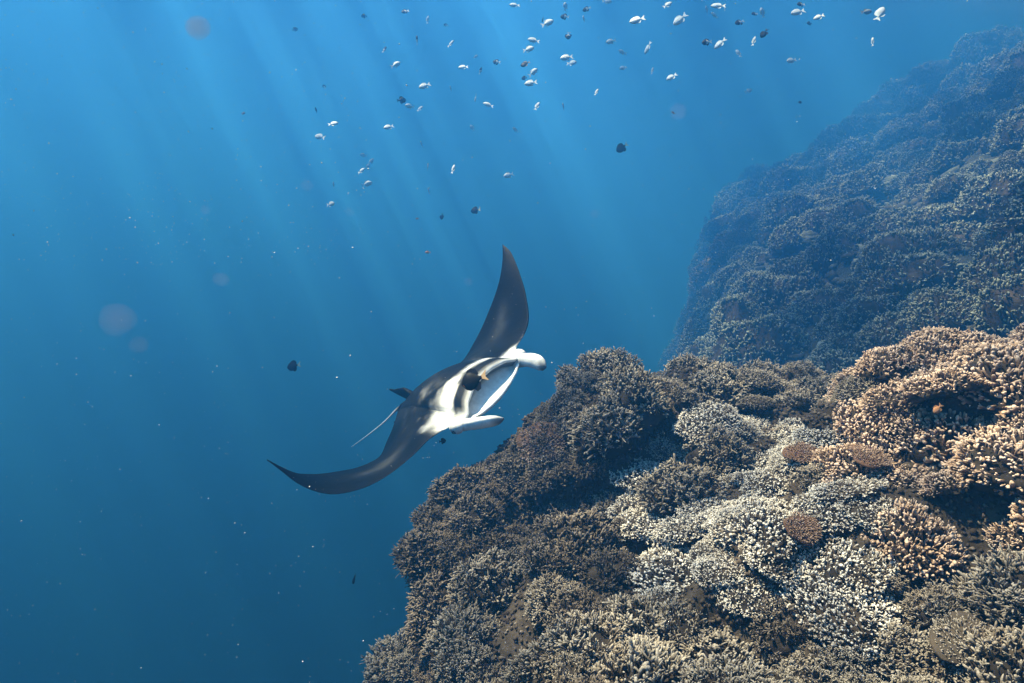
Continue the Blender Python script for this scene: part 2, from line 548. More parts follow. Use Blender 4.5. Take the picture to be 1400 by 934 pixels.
def make_head(kind, seed):
    """returns (base mesh data, branch collector) of one coral head"""
    rng = np.random.default_rng(seed)
    P = dict(
        finger=dict(R=0.16, H=0.15, n=560, L=(0.026, 0.052), r=(0.0032, 0.0047), nubs=2, up=0.45, th=1.35),
        stout=dict(R=0.19, H=0.13, n=620, L=(0.020, 0.038), r=(0.0040, 0.0057), nubs=1, up=0.35, th=1.5),
        crumb=dict(R=0.20, H=0.085, n=1150, L=(0.008, 0.026), r=(0.0026, 0.0050), nubs=1, up=0.10, th=1.5),
        bush=dict(R=0.10, H=0.09, n=240, L=(0.022, 0.034), r=(0.0035, 0.0050), nubs=1, up=0.2, th=1.65),
        clump=dict(R=0.18, H=0.17, n=540, L=(0.028, 0.056), r=(0.0038, 0.0056), nubs=2, up=0.6, th=1.3),
        slope=dict(R=0.32, H=0.27, n=800, L=(0.022, 0.050), r=(0.0048, 0.0075), nubs=1, up=0.5, th=1.5),
    )[kind]
    bv, bf = dome_base(P['R'], P['H'], seed)
    mb = MB()
    for d in fib_dirs(P['n'], P['th']):
        d = d + rng.normal(0, 0.07, 3); d /= np.linalg.norm(d)
        gate = vnoise(d[None] * 2.6 + seed * 5.7, seed + 4)[0]
        if gate < (-0.50 if kind in ('finger', 'clump', 'slope') else -0.8) and kind != 'bush': continue
        p = dome_pt(d, P['R'], P['H'], seed) * 0.97
        dr = d * np.array([1, 1, 1.3]) + np.array([0, 0, P['up']]) + rng.normal(0, 0.42, 3)
        L = rng.uniform(*P['L']) * (1 + 0.55 * gate); r = rng.uniform(*P['r']) * rng.lognormal(0.05, 0.30)
        fl_ = 0.35 if kind == 'crumb' else 0.6
        q = finger(mb, p, dr, L, r, 6, 0.05, 1.0, rng=rng, flat=fl_)
        for _ in range(P['nubs'] if rng.random() < 0.85 else 0):
            nd = dr / np.linalg.norm(dr) * 0.8 + rng.normal(0, 0.6, 3)
            finger(mb, q, nd, L * rng.uniform(0.30, 0.75), r * rng.uniform(0.6, 1.05), 5, 0.5, 0.95, rng=rng, flat=fl_)
    return (bv, bf), mb


def make_table(seed, R=0.13):
    rng = np.random.default_rng(seed)
    segs = 26
    prof = [(0.25, -0.10), (0.30, -0.03), (0.96, 0.0), (1.0, 0.008), (0.97, 0.018), (0.0, 0.012)]
    V, F = [], []
    lob = 1 + 0.28 * vnoise(np.stack([np.cos(np.arange(segs) / segs * 6.2832) * 2, np.sin(np.arange(segs) / segs * 6.2832) * 2, np.full(segs, seed * 1.7)], -1), seed)
    for r, z in prof:
        for k in range(segs):
            a = 6.2832 * k / segs
            V.append((r * R * lob[k] * math.cos(a), r * R * lob[k] * math.sin(a), z))
    F = [(r * segs + k, r * segs + (k + 1) % segs, (r + 1) * segs + (k + 1) % segs, (r + 1) * segs + k) for r in range(len(prof) - 1) for k in range(segs)]
    mb = MB()
    for i in range(420):
        rr = math.sqrt(rng.random()) * 0.97; a = rng.uniform(0, 6.2832)
        p = np.array([rr * R * math.cos(a), rr * R * math.sin(a), 0.010])
        d = np.array([math.cos(a) * rr * 0.9, math.sin(a) * rr * 0.9, 0.8]) + rng.normal(0, 0.12, 3)
        finger(mb, p, d, rng.uniform(0.014, 0.034), rng.uniform(0.0026, 0.0042), 5, 0.1, 1.0, rng=rng)
    return (np.array(V), F), mb


CM = {  # coral colours: (between branches with shade painted in, branch, tip)
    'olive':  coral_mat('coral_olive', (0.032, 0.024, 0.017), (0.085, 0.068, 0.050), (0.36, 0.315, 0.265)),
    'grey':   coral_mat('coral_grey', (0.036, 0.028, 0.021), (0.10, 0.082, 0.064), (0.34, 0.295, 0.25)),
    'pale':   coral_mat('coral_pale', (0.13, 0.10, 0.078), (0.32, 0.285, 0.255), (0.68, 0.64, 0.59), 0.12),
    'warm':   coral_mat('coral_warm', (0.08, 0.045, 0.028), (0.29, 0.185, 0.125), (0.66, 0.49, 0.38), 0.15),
    'dark':   coral_mat('coral_dark', (0.025, 0.018, 0.014), (0.045, 0.035, 0.027), (0.19, 0.155, 0.125)),  # dark tone that also carries painted shade on flank and buttress
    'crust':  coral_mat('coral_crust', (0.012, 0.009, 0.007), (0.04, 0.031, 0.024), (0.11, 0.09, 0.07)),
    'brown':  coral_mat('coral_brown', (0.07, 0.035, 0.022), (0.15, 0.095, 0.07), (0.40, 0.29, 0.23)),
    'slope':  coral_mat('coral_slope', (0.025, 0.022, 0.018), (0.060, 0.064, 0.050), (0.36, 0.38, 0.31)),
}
SHAPES = {}
def shape(kind, var):
    """base and branch meshes, shared by every head of one kind and variant"""
    if (kind, var) not in SHAPES:
        (bv, bf), mb = make_table(100 + var) if kind == 'table' else make_head(kind, 31 * var + len(kind) * 7)
        SHAPES[kind, var] = (mesh_from(kind + '_base', bv, bf, [CM['grey']], True, {'tip': np.full(len(bv), 0.10)}), mb.mesh(kind + '_branches', [CM['grey']]))
    return SHAPES[kind, var]


def coloured(o, mat):
    o.material_slots[0].link = 'OBJECT'; o.material_slots[0].material = CM[mat]
    return o


def place_coral(name, kind, var, mat, p, nrm, scale, label, group, tilt=0.45, squash=1.0):
    a, b = shape(kind, var)
    z = Vector(nrm) * tilt + Vector((0, 0, 1)) * (1 - tilt)
    q = z.to_track_quat('Z', 'Y') @ Vector((0, 0, 1)).rotation_difference(Vector((0, 0, 1)))
    root = bpy.data.objects.new(name, None); COL.objects.link(root)
    root.empty_display_size = 0.05
    root.location = Vector(p)
    root.rotation_mode = 'QUATERNION'
    from mathutils import Quaternion
    root.rotation_quaternion = q @ Quaternion((0, 0, 1), random.uniform(0, 6.28))
    root.scale = (scale * random.uniform(0.9, 1.12), scale * random.uniform(0.9, 1.12), scale * squash * random.uniform(0.85, 1.15))
    tag(root, label, 'coral', group)
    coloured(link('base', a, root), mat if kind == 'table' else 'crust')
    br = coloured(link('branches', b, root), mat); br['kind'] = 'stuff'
    return root


def face_samples(verts, faces, n, rng):
    q = verts[faces]
    c1 = np.cross(q[:, 2] - q[:, 0], q[:, 3] - q[:, 1])
    area = np.linalg.norm(c1, axis=1) * 0.5
    nr = c1 / (2 * area[:, None] + 1e-12)
    i = rng.choice(len(faces), n, p=area / area.sum())
    a, b = rng.random((n, 1)), rng.random((n, 1))
    P = (q[i, 0] * (1 - a) + q[i, 1] * a) * (1 - b) + (q[i, 3] * (1 - a) + q[i, 2] * a) * b
    return P, nr[i]


def pix(P):
    c, s = math.cos(PITCH), math.sin(PITCH)
    fy = P[:, 1] * c + P[:, 2] * s; uz = -P[:, 1] * s + P[:, 2] * c
    fy = np.where(fy > 0.05, fy, 0.05)
    return 700 + FPX * P[:, 0] / fy, 467 - FPX * uz / fy, fy


from mathutils.bvhtree import BVHTree
BV = BVHTree.FromPolygons([tuple(v) for v in nv.tolist()], [tuple(f) for f in nf.tolist()])
BVF = BVHTree.FromPolygons([tuple(v) for v in fv.tolist()], [tuple(f) for f in ff.tolist()])


def seen(P, slack=0.06):
    d = Vector(P); L = d.length; d.normalize()
    for t in (BV, BVF):
        h = t.ray_cast(Vector((0, 0, 0)), d, L - slack)
        if h[0] is not None: return False
    return True


placed = []
def free(p, r):
    for q, s in placed:
        if (q[0] - p[0]) ** 2 + (q[1] - p[1]) ** 2 + (q[2] - p[2]) ** 2 < ((r + s) * 0.68) ** 2: return False
    return True


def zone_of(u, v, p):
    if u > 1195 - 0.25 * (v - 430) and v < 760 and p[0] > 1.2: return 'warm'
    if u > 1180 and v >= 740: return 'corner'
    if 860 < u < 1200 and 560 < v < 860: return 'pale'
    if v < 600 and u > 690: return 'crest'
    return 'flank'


ZONES = {
    'warm': [('finger_coral', 'stout', 'warm', 'warm pinkish-tan finger coral on the big mound', 'warm finger corals on the mound')],
    'corner': [('finger_coral', 'finger', 'grey', 'grey-brown finger coral below the warm pinkish mound', 'grey-brown finger corals under the mound'),
               ('knobby_coral', 'clump', 'olive', 'olive knobby coral in the gully below the warm mound', 'olive corals in the gully')],
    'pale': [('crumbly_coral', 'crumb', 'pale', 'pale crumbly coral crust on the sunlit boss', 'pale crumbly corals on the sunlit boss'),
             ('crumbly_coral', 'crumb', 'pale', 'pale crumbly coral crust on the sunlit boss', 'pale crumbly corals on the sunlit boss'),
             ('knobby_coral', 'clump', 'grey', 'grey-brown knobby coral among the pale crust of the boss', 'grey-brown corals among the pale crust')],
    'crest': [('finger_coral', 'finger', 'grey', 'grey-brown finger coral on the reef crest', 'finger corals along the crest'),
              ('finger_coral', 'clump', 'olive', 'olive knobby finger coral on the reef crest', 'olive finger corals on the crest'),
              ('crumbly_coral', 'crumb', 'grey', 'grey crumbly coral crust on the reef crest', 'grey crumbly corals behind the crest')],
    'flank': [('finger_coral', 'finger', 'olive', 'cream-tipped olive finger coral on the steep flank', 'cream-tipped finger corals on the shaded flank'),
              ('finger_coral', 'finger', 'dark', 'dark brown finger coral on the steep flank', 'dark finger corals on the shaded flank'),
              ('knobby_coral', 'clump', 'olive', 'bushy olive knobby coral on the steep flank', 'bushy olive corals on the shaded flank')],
}
rng2 = np.random.default_rng(5)
P, Nn = face_samples(nv, nf, 14000, rng2)
U, Vv, D = pix(P)
count = {}
for i in range(len(P)):
    p, nr, u, v = P[i], Nn[i], U[i], Vv[i]
    if nr[2] < 0.30 or p[1] < 0.5: continue
    inview = -60 < u < 1480 and -60 < v < 1010 and D[i] > 0.6
    if not inview or sum(count.values()) >= 480: continue
    z = zone_of(u, v, p)
    near_d = min(1.0, D[i] / 2.4)
    s = random.uniform(0.42, 0.95) * (0.75 + 0.25 * near_d)
    r = 0.155 * s
    if not free(p, r): continue
    if not seen(p + nr * 0.08): continue
    if vnoise(p[None] * 2.2 + 40, 77)[0] < {'flank': -0.24, 'corner': -0.42, 'pale': -0.42, 'warm': -0.6, 'crest': -0.34}[z]: continue      # bare dark gaps
    name, kind, mat, lab, grp = random.choice(ZONES[z])
    pick = True
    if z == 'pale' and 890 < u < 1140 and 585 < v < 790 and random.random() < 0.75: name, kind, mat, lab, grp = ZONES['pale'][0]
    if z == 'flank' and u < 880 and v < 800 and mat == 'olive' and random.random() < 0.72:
        name, kind, mat, lab, grp = ZONES['flank'][1]  # olive swapped for darker coral to paint the flank's shade
    sink = 0.04 * s
    size = 'small' if s < 0.56 else 'broad' if s > 0.78 else 'mid-sized'
    if z == 'flank': place = ' just under the crest' if p[2] > -0.80 else ' halfway down' if p[2] > -1.15 else ' near its foot'
    elif z == 'crest': place = ', overhanging open water' if p[0] < 0.55 else ' next to the rubble slope' if p[0] > 1.5 else ''
    elif z == 'warm': place = ', on its top edge' if p[2] > -0.25 else ', low on its face' if p[2] < -0.5 else ', midway down its face'
    elif z == 'pale': place = ', at its upper end' if p[2] > -0.66 else ', at its lower end'
    else: place = ''
    lab, grp = size + ' ' + lab + place, size + ' ' + grp + place
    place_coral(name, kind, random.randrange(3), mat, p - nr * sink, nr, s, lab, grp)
    placed.append((p, r)); count[z] = count.get(z, 0) + 1
print('near corals', count)


def on_reef(u, v, tree=None):
    d = Vector(at(u, v, 1.0)); d.normalize()
    best = None
    for t in (BV, BVF):
        h = t.ray_cast(Vector((0, 0, 0)), d)
        if h[0] is not None and (best is None or h[3] < best[3]): best = h
    return (np.array(best[0]), np.array(best[1])) if best else (None, None)


# single corals that stand out
for u, v, kind, mat, s, tilt, name, lab, lift in (
        (741, 622, 'table', 'brown', 0.80, 0.75, 'plate_coral', 'dull brown round plate coral under the edge of the reef crest', 0.10),
        (1180, 650, 'table', 'brown', 0.50, 0.5, 'table_coral', 'pinkish spiky table coral on top of the pale boss', 0.12),
        (1090, 640, 'table', 'brown', 0.40, 0.5, 'table_coral', 'small reddish-brown spiky table coral beside the larger pinkish one', 0.11),
        (1090, 742, 'table', 'brown', 0.42, 0.6, 'table_coral', 'tiny russet spiky table coral low on the pale boss', 0.10),
        (1312, 905, 'table', 'grey', 0.55, 0.6, 'table_coral', 'grey spiky table coral in the gully below the warm mound', 0.10),
        (852, 737, 'bush', 'dark', 0.55, 0.4, 'bush_coral', 'small round dark bush coral beside the shaded hollow', 0.06),
        (880, 915, 'bush', 'olive', 0.75, 0.4, 'bush_coral', 'round fine-branched olive bush coral at the foot of the reef flank', 0.05)):
    p, nr = on_reef(u, v)
    if p is None: continue
    view = p / np.linalg.norm(p)
    if kind == 'table':
        nr = nr * 0.5 + np.array([0.1, -0.55, 0.65]); nr /= np.linalg.norm(nr); tilt = 1.0
    place_coral(name, kind, 0, mat, p + np.array([0, -0.45, 0.85]) * lift * 0.7, nr, s, lab, None, tilt)

# heads on the slope and the far buttress
P, Nn = face_samples(fv, ff, 30000, rng2)
U, Vv, D = pix(P)
placed = []
nslope = 0
for i in range(len(P)):
    p, nr, u, v = P[i], Nn[i], U[i], Vv[i]
    if not (-60 < u < 1520 and -40 < v < 980) or D[i] < 2.5 or nr[2] < -0.2 or nslope >= 285: continue
    farw = p[2] > -3.4 + 0.62 * p[0] + 0.6 or (p[1] > 21 and p[0] < 10.0)
    s = random.uniform(0.75, 1.7) * (0.62 + 0.058 * D[i])
    r = 0.36 * s
    if not free(p, r): continue
    if not farw and vnoise(p[None] * 0.9 + 9, 55)[0] < -0.55: continue       # sandy gaps
    if not seen(p + nr * 0.15, 0.15): continue
    kind = 'slope'
    size = 'small' if s < 1.3 else 'broad' if s > 1.9 else 'mid-sized'
    if farw:
        place = ' high up' if p[2] > 6.0 else ' low down' if p[2] < 1.8 else ' halfway up'
        place_coral('knobby_coral', kind, random.randrange(3), 'dark', p - nr * 0.07 * s, nr, s, size + ' shade-darkened knobby coral' + place + ' the hazy buttress beyond the slope', size + ' shade-darkened corals' + place + ' the hazy buttress', 0.5)  # darker coral colour paints in the buttress wall's shade
    else:
        place = ' right behind the near reef crest' if p[1] < 7.0 else (' at the foot of the buttress by open water' if p[0] < 6.5 else ' at the foot of the buttress under its high end' if p[2] > 2.0 else ' midway along the foot of the buttress') if p[1] > 14.5 else ' midway up the rubble slope' if p[2] > 0.6 else ' on the seaward edge of the rubble slope'
        place_coral('domed_coral', kind, random.randrange(3), 'slope', p - nr * 0.05 * s, nr, s, size + ' domed pale-tipped coral' + place, size + ' domed corals' + place, 0.25, 1.15)
    placed.append((p, r)); nslope += 1
print('slope corals', nslope)

# pale rounded boulder corals lying on the slope
m_boulder = rock_mat('boulder_coral', [(0.3, (0.05, 0.055, 0.045)), (0.7, (0.15, 0.16, 0.13))], 5.0, 1.0)
for k, (u, v, R_, lab) in enumerate(((1226, 254, .42, 'smooth pale round boulder coral under the foot of the hazy buttress'), 
                                     (1371, 415, .24, 'small cream boulder coral on sand behind the warm mound'), (1105, 330, .42, 'dim rounded boulder coral on the face of the hazy buttress'))):
    p, nr = on_reef(u, v)
    if p is None: continue
    bv, bf = dome_base(R_, R_ * 0.62, 200 + k)
    o = link('boulder_coral', mesh_from('boulder_coral', bv, bf, [m_boulder]), None, p - np.array([0, 0, 0.05 * R_]))
    tag(o, lab, 'coral')

# loose nubs and broken bits that cover the rock between the heads
def litter(name, verts, faces, n, rlo, rhi, mats, rng, maxd, spike=0.35, cap=62000):
    P, Nn = face_samples(verts, faces, n, rng)
    U, Vv, D = pix(P)
    ok = (U > -150) & (U < 1560) & (Vv > -60) & (Vv < 1050) & (D > 0.5) & (D < maxd) & (Nn[:, 2] > -0.35)
    P, Nn, D = P[ok][:cap], Nn[ok][:cap], D[ok][:cap]
    v, f = ico()[0], np.array(ico()[1])
    m = len(P)
    r = rng.uniform(rlo, rhi, m) * (0.6 + 0.4 * np.clip(D / 3, 0, 4))
    sc = 1 + spike * rng.normal(0, 1, (m, 12))
    W = v[None] * np.clip(sc, 0.35, 1.9)[..., None]
    st = rng.uniform(0.55, 1.5, (m, 1, 3))
    W = W * st
    a = rng.uniform(0, 6.28, m); ca, sa = np.cos(a), np.sin(a)
    W = np.stack([W[..., 0] * ca[:, None] - W[..., 1] * sa[:, None], W[..., 0] * sa[:, None] + W[..., 1] * ca[:, None], W[..., 2]], -1)
    W = W * r[:, None, None] + P[:, None] + Nn[:, None] * (r * 0.35)[:, None, None]
    F = (f[None] + (np.arange(m) * 12)[:, None, None]).reshape(-1, 3)
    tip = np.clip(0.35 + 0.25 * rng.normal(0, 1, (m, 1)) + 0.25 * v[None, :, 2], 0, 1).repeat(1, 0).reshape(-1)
    o = link(name, mesh_from(name, W.reshape(-1, 3), F.tolist(), mats, True, {'tip': tip}))
    tag(o, 'grey-brown coral rubble and nubs covering the reef rock', 'rubble', None, 'stuff')
    return o
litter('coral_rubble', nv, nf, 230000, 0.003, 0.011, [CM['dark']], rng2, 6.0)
o = litter('slope_rubble', fv, ff, 34000, 0.022, 0.060, [CM['slope']], rng2, 30.0)
o['label'] = 'pale rubble and nubs scattered over the reef slope behind the shoulder'
#--MANTA--
# ------------------------------------------------------------------ the manta ray
MS = 1.6 * 0.78                                         # half the wing span, metres
MR = Matrix(((0.6093, 0.5439, -0.5770), (-0.7544, 0.6216, -0.2108), (0.2440, 0.5638, 0.7891)))   # columns: forward, left, up
MT = Vector((-0.5739, 5.2764, -0.8780)) * 0.78
manta = bpy.data.objects.new('manta_ray', None); COL.objects.link(manta)
manta.location = MT; manta.rotation_mode = 'QUATERNION'; manta.rotation_quaternion = MR.to_quaternion()
tag(manta, 'large black and white manta ray gliding past the reef with mouth open', 'manta ray')

LE_L = np.array([(.393, .303, .043), (.381, .375, .043), (.364, .448, .052), (.343, .516, .072), (.317, .577, .104), (.289, .633, .141), (.262, .687, .181), (.231, .738, .224), (.2, .787, .268), (.165, .837, .315), (.126, .883, .364), (.069, .917, .411)])
TE_L = np.array([(.069, .917, .411), (.082, .825, .34), (.072, .741, .276), (.036, .668, .218), (-.014, .599, .164), (-.069, .531, .112), (-.127, .459, .066), (-.184, .383, .027), (-.248, .306, .011), (-.313, .226, .012), (-.366, .14, .011), (-.413, .052, .021)])
LE_R = np.array([(.34, -.279, .02), (.333, -.368, .039), (.325, -.455, .041), (.317, -.538, .05), (.308, -.618, .065), (.298, -.694, .09), (.29, -.763, .128), (.277, -.821, .175), (.267, -.862, .238), (.255, -.886, .308), (.24, -.894, .381), (.207, -.897, .45)])
TE_R = np.array([(.207, -.897, .45), (.214, -.878, .394), (.173, -.844, .329), (.095, -.783, .261), (.011, -.71, .194), (-.069, -.629, .13), (-.139, -.545, .067), (-.199, -.455, .013), (-.253, -.359, -.025), (-.313, -.26, -.017), (-.364, -.16, -.005), (-.409, -.063, .02)])


def curve(P, n):
    """smooth resample (Catmull-Rom by arc length)"""
    P = np.asarray(P, float)
    d = np.r_[0, np.cumsum(np.linalg.norm(np.diff(P, axis=0), axis=1))]
    m = np.gradient(P, d, axis=0)
    t = np.linspace(0, d[-1], n)
    i = np.clip(np.searchsorted(d, t) - 1, 0, len(d) - 2)
    h = (d[i + 1] - d[i])[:, None]; s = ((t - d[i])[:, None]) / h
    return (2 * s**3 - 3 * s**2 + 1) * P[i] + (s**3 - 2 * s**2 + s) * h * m[i] + (-2 * s**3 + 3 * s**2) * P[i + 1] + (s**3 - s**2) * h * m[i + 1]


NW, NC, NT, NCAV = 46, 45, 44, 9
bs = np.linspace(-1, 1, NC + 2)[1:-1]
bb_ = np.array([-1, -.86, -.74, -.64, -.5, -.25, 0, .25, .5, .64, .74, .86, 1.0])
yb = np.interp(bs, bb_, [-.279, -.262, -.235, -.205, -.15, -.075, 0, .075, .15, .205, .24, .275, .303])
a_up = np.interp(bs, bb_, [.34, .375, .43, .470, .452, .436, .430, .436, .452, .470, .435, .41, .393])
z_up = np.interp(bs, bb_, [.02, .020, .020, .022, .062, .082, .088, .082, .062, .022, .025, .035, .043])
a_lo = np.interp(bs, bb_, [.34, .375, .43, .470, .478, .482, .484, .482, .478, .470, .435, .41, .393])
z_lo = np.interp(bs, bb_, [.02, .018, .014, .0, -.020, -.032, -.036, -.032, -.020, .0, .018, .033, .043])
te_c = curve(np.array([TE_R[-1], (-.43, -.02, .03), (-.43, .02, .03), TE_L[-1]]), NC + 2)[1:-1]
up_c = np.stack([a_up, yb, z_up], 1); lo_c = np.stack([a_lo, yb, z_lo], 1)
leR, teR = curve(LE_R[::-1], NW), curve(TE_R, NW)
leL, teL = curve(LE_L, NW), curve(TE_L[::-1], NW)
UP = np.concatenate([leR, up_c, leL]); LO = np.concatenate([leR, lo_c, leL]); TEc = np.concatenate([teR, te_c, teL])
for _ in range(3):                                    # soften the joints between wing and head
    for A in (UP, LO, TEc):
        A[NW - 4:NW + 3] = (A[NW - 5:NW + 2] + 2 * A[NW - 4:NW + 3] + A[NW - 3:NW + 4]) / 4
        e = NW + NC
        A[e - 3:e + 4] = (A[e - 4:e + 3] + 2 * A[e - 3:e + 4] + A[e - 2:e + 5]) / 4
ns = len(UP)
span = np.gradient(0.5 * (UP + TEc), axis=0)
nrm = np.cross(span, TEc - UP); nrm /= np.linalg.norm(nrm, axis=1)[:, None] + 1e-9
nrm[0], nrm[-1] = nrm[1], nrm[-2]
nrm *= np.sign(nrm[:, 2:3] + 1e-9)
for _ in range(6): nrm[1:-1] = (nrm[:-2] + 2 * nrm[1:-1] + nrm[2:]) / 4
nrm /= np.linalg.norm(nrm, axis=1)[:, None]
midb = np.abs(0.5 * (UP + TEc)[:, 1]); leb = np.abs(UP[:, 1])
hw = 0.35 * midb + 0.65 * leb
t_top = np.interp(hw, [0, .10, .20, .28, .40, .6, .8, .9], [.092, .088, .072, .050, .028, .016, .009, .003])
t_bot = np.interp(hw, [0, .10, .20, .28, .40, .6, .8, .9], [.085, .080, .060, .034, .016, .010, .006, .002])
mouth = np.zeros(ns); mouth[NW:NW + NC] = sstep(-np.abs(bs), -.66, -.60)
verts, cols = [], []
DARK, WHITE = np.array([.0035, .0035, .0042]), np.array([.80, .80, .80])
xs = np.linspace(0, 1, NT)
xs = xs ** 0.9
for i in range(ns):
    te, lu, ll, nn = TEc[i], UP[i], LO[i], nrm[i]
    prof = np.sin(np.pi * xs ** 0.9) ** 0.85
    headp = np.clip(np.sin(np.pi * np.clip(xs, 0, 1) ** 1.25), 0, 1) ** 0.75
    k = mouth[i]
    pt = prof * (1 - k) + headp * k
    top = te + (lu - te) * xs[:, None] + nn * (t_top[i] * pt)[:, None]
    bot = te + (ll - te) * xs[:, None] - nn * (t_bot[i] * pt)[:, None]
    depth = 0.05 * k
    s = np.linspace(0, 1, NCAV)[1:]
    back = lu - np.array([depth, 0, 0.030 * k])
    lipu, lipl = lu - np.array([0.006, 0, .012]) * k, ll - np.array([.010, 0, -.012]) * k
    ru = lipu + (back - lipu) * s[:, None] + np.array([0, 0, 1]) * (np.sin(np.pi * s) * 0.012 * k)[:, None]
    rl = lipl + (back - lipl) * s[:, None] - np.array([0, 0, 1]) * (np.sin(np.pi * s) * 0.020 * k)[:, None]
    loop = np.concatenate([top, lipu[None], ru, rl[::-1][1:], lipl[None], bot[::-1][:-1]])
    verts.append(loop)
    # pigment, plus painted sheen and mouth shade -------------------------------------------------------------
    A, B = top[:, 0], top[:, 1]
    ab = np.abs(B)
    side = 1.0 if lu[1] > 0 else -1.0
    nz = fbm(np.stack([A, B, 0 * A], 1), 0.055, 3, 8)
    bk = 0.335 + 0.30 * np.clip(ab - 0.04, 0, None) ** 1.1 + 0.006 * nz              # rear edge of the dark head band
    w = np.where(B > 0.03, 0.022 + 0.02 * ab, 0.030 + 0.42 * np.clip(ab - .03, 0, .2))
    fade = 1 - sstep((bk - A) / w * (1 + 0.25 * nz), 0.5, 2.0)
    sh = sstep(bk - A, -0.006, 0.010) * fade * (sstep(ab, 0.0, 0.05) * 0.6 + 0.4) * (1 - sstep(ab + 0.02 * nz, 0.26, 0.33))
    lip = sstep(xs, 0.975, 0.99) * k
    corner = sstep(ab, 0.185, 0.215) * sstep(A + 0.02 * nz, 0.36, 0.40)              # pale sides of the head
    soft = 0.06 * np.exp(-((ab - .52) / .10) ** 2 - ((A - .12) / .06) ** 2) + 0.16 * np.clip(nz - .1, 0, 1) * np.exp(-((ab - .16) / .09) ** 2 - ((A - .12) / .14) ** 2) + 0.02 * np.exp(-((ab - .13) / .05) ** 2 - ((A + .18) / .16) ** 2)  # painted wing sheen and ridge highlight, with grey back mottling
    wgt = np.clip(sh * 0.95 + lip + corner * 0.75 + soft * (0.8 + .4 * nz), 0, 1)[:, None]
    ct = DARK * (1 - wgt) + WHITE * wgt
    cb_w = (1 - sstep(np.abs(bot[:, 1]), .30, .50))[:, None] * sstep(xs, 0.04, 0.16)[:, None]
    if k < 0.5: cb_w = cb_w * (1 - sstep(xs, .80, .95))[:, None]
    cb = DARK * 2 * (1 - cb_w) + WHITE * cb_w
    if k < 0.5: cb[-3:] = cb[-3:] * 0.4 + ct[-3:] * 0.6
    cav = np.outer(np.ones(len(ru)), np.array([.66, .67, .65]) * k + ct[-1] * (1 - k))
    cav_u = cav * np.linspace(0.6, .12, len(ru))[:, None]  # mouth roof darkened inward to paint the slit's shade
    cols.append(np.concatenate([ct, (WHITE * k + ct[-1] * (1 - k))[None], cav_u, cav[:len(ru) - 1] * np.linspace(.85, 1.2, len(ru) - 1)[:, None], (WHITE * k + ct[-1] * (1 - k))[None], cb[::-1][:-1]]))
LP = len(verts[0])
V = np.concatenate(verts) * MS; Cc = np.concatenate(cols)
F = [(i * LP + j, i * LP + (j + 1) % LP, (i + 1) * LP + (j + 1) % LP, (i + 1) * LP + j) for i in range(ns - 1) for j in range(LP)]
F += [tuple(range(LP)), tuple(range((ns - 1) * LP, ns * LP))[::-1]]
m_manta = attr_mat('manta_skin', 0.55, 0.06, 26.0, 0.42, 0.5)
me = mesh_from('manta_body', V, F, [m_manta], True, {'col': Cc})
import bmesh
bm = bmesh.new(); bm.from_mesh(me)
bmesh.ops.remove_doubles(bm, verts=bm.verts, dist=0.0006)
bmesh.ops.recalc_face_normals(bm, faces=bm.faces)
bm.to_mesh(me); bm.free(); me.shade_smooth()
link('body', me, manta)


def loft(name, centers, ra, rb, axis_a, cols, parent, mat, sides=20, cap=True):
    """elliptical tube along a path; ra / rb are the half widths along axis_a and across it"""
    C = np.asarray(centers, float); n = len(C)
    T = np.gradient(C, axis=0); T /= np.linalg.norm(T, axis=1)[:, None]
    V, K = [], []
    axis_a = np.asarray(axis_a, float)
    for i in range(n):
        ax = axis_a[i] if axis_a.ndim == 2 else axis_a
        a = ax - T[i] * (ax @ T[i]); a /= np.linalg.norm(a); b = np.cross(T[i], a)
        for k in range(sides):
            an = 6.2832 * k / sides
            V.append(C[i] + a * ra[i] * math.cos(an) + b * rb[i] * math.sin(an))
            K.append(cols(i / (n - 1), an))
    F = [(i * sides + k, i * sides + (k + 1) % sides, (i + 1) * sides + (k + 1) % sides, (i + 1) * sides + k) for i in range(n - 1) for k in range(sides)]
    if cap: F += [tuple(range(sides))[::-1], tuple(range((n - 1) * sides, n * sides))]
    return link(name, mesh_from(name, np.array(V), F, [mat], True, {'col': np.array(K)}), parent)


# horn-like head fins either side of the mouth
for sd in (1, -1):
    path = curve(np.array([(.36, .235, .005), (.43, .232, .0), (.50, .228, -.008), (.56, .215, -.018), (.615, .195, -.032), (.648, .178, -.042)]) * np.array([1, sd, 1]), 22)
    t = np.linspace(0, 1, 22)
    ra = np.interp(t, [0, .2, .4, .6, .8, .92, 1], [.028, .038, .033, .037, .038, .029, .007])
    rb = np.interp(t, [0, .2, .4, .6, .8, .92, 1], [.024, .027, .024, .023, .021, .016, .004])
    tw = np.stack([np.zeros(22), np.interp(t, [0, .5, 1], [0.2, 0.45, 0.7]) * sd, np.ones(22)], 1)
    def fincol(s, an):
        up = math.cos(an)
        w = 1 - 0.80 * float(sstep(np.array(s), 0.80, 0.95)) * (0.6 + 0.4 * (1 - max(up, 0)))
        w *= 0.55 + 0.45 * float(sstep(np.array(up), -0.9, -0.1))
        return DARK * (1 - w) + WHITE * w
    loft('cephalic_fin', path * MS, ra * MS, rb * MS, tw, fincol, manta, m_manta)
    # eye bulge and eye on the side of the head
    ex = np.array([.425, sd * .262, .012]) * MS
    v, f = ico()[2], ico()[3]
    bulge = link('eye', mesh_from('eye', v * np.array([.045, .030, .034]) * MS, f, [m_manta], True, {'col': np.outer(np.ones(len(v)), WHITE * .8)}), manta, ex)
    link('pupil', mesh_from('pupil', v * .014 * MS, f, [plain_mat('pupil_black' + str(sd), (.01, .01, .01), .15, .6)], True), bulge, (0, sd * .022 * MS, -.004))
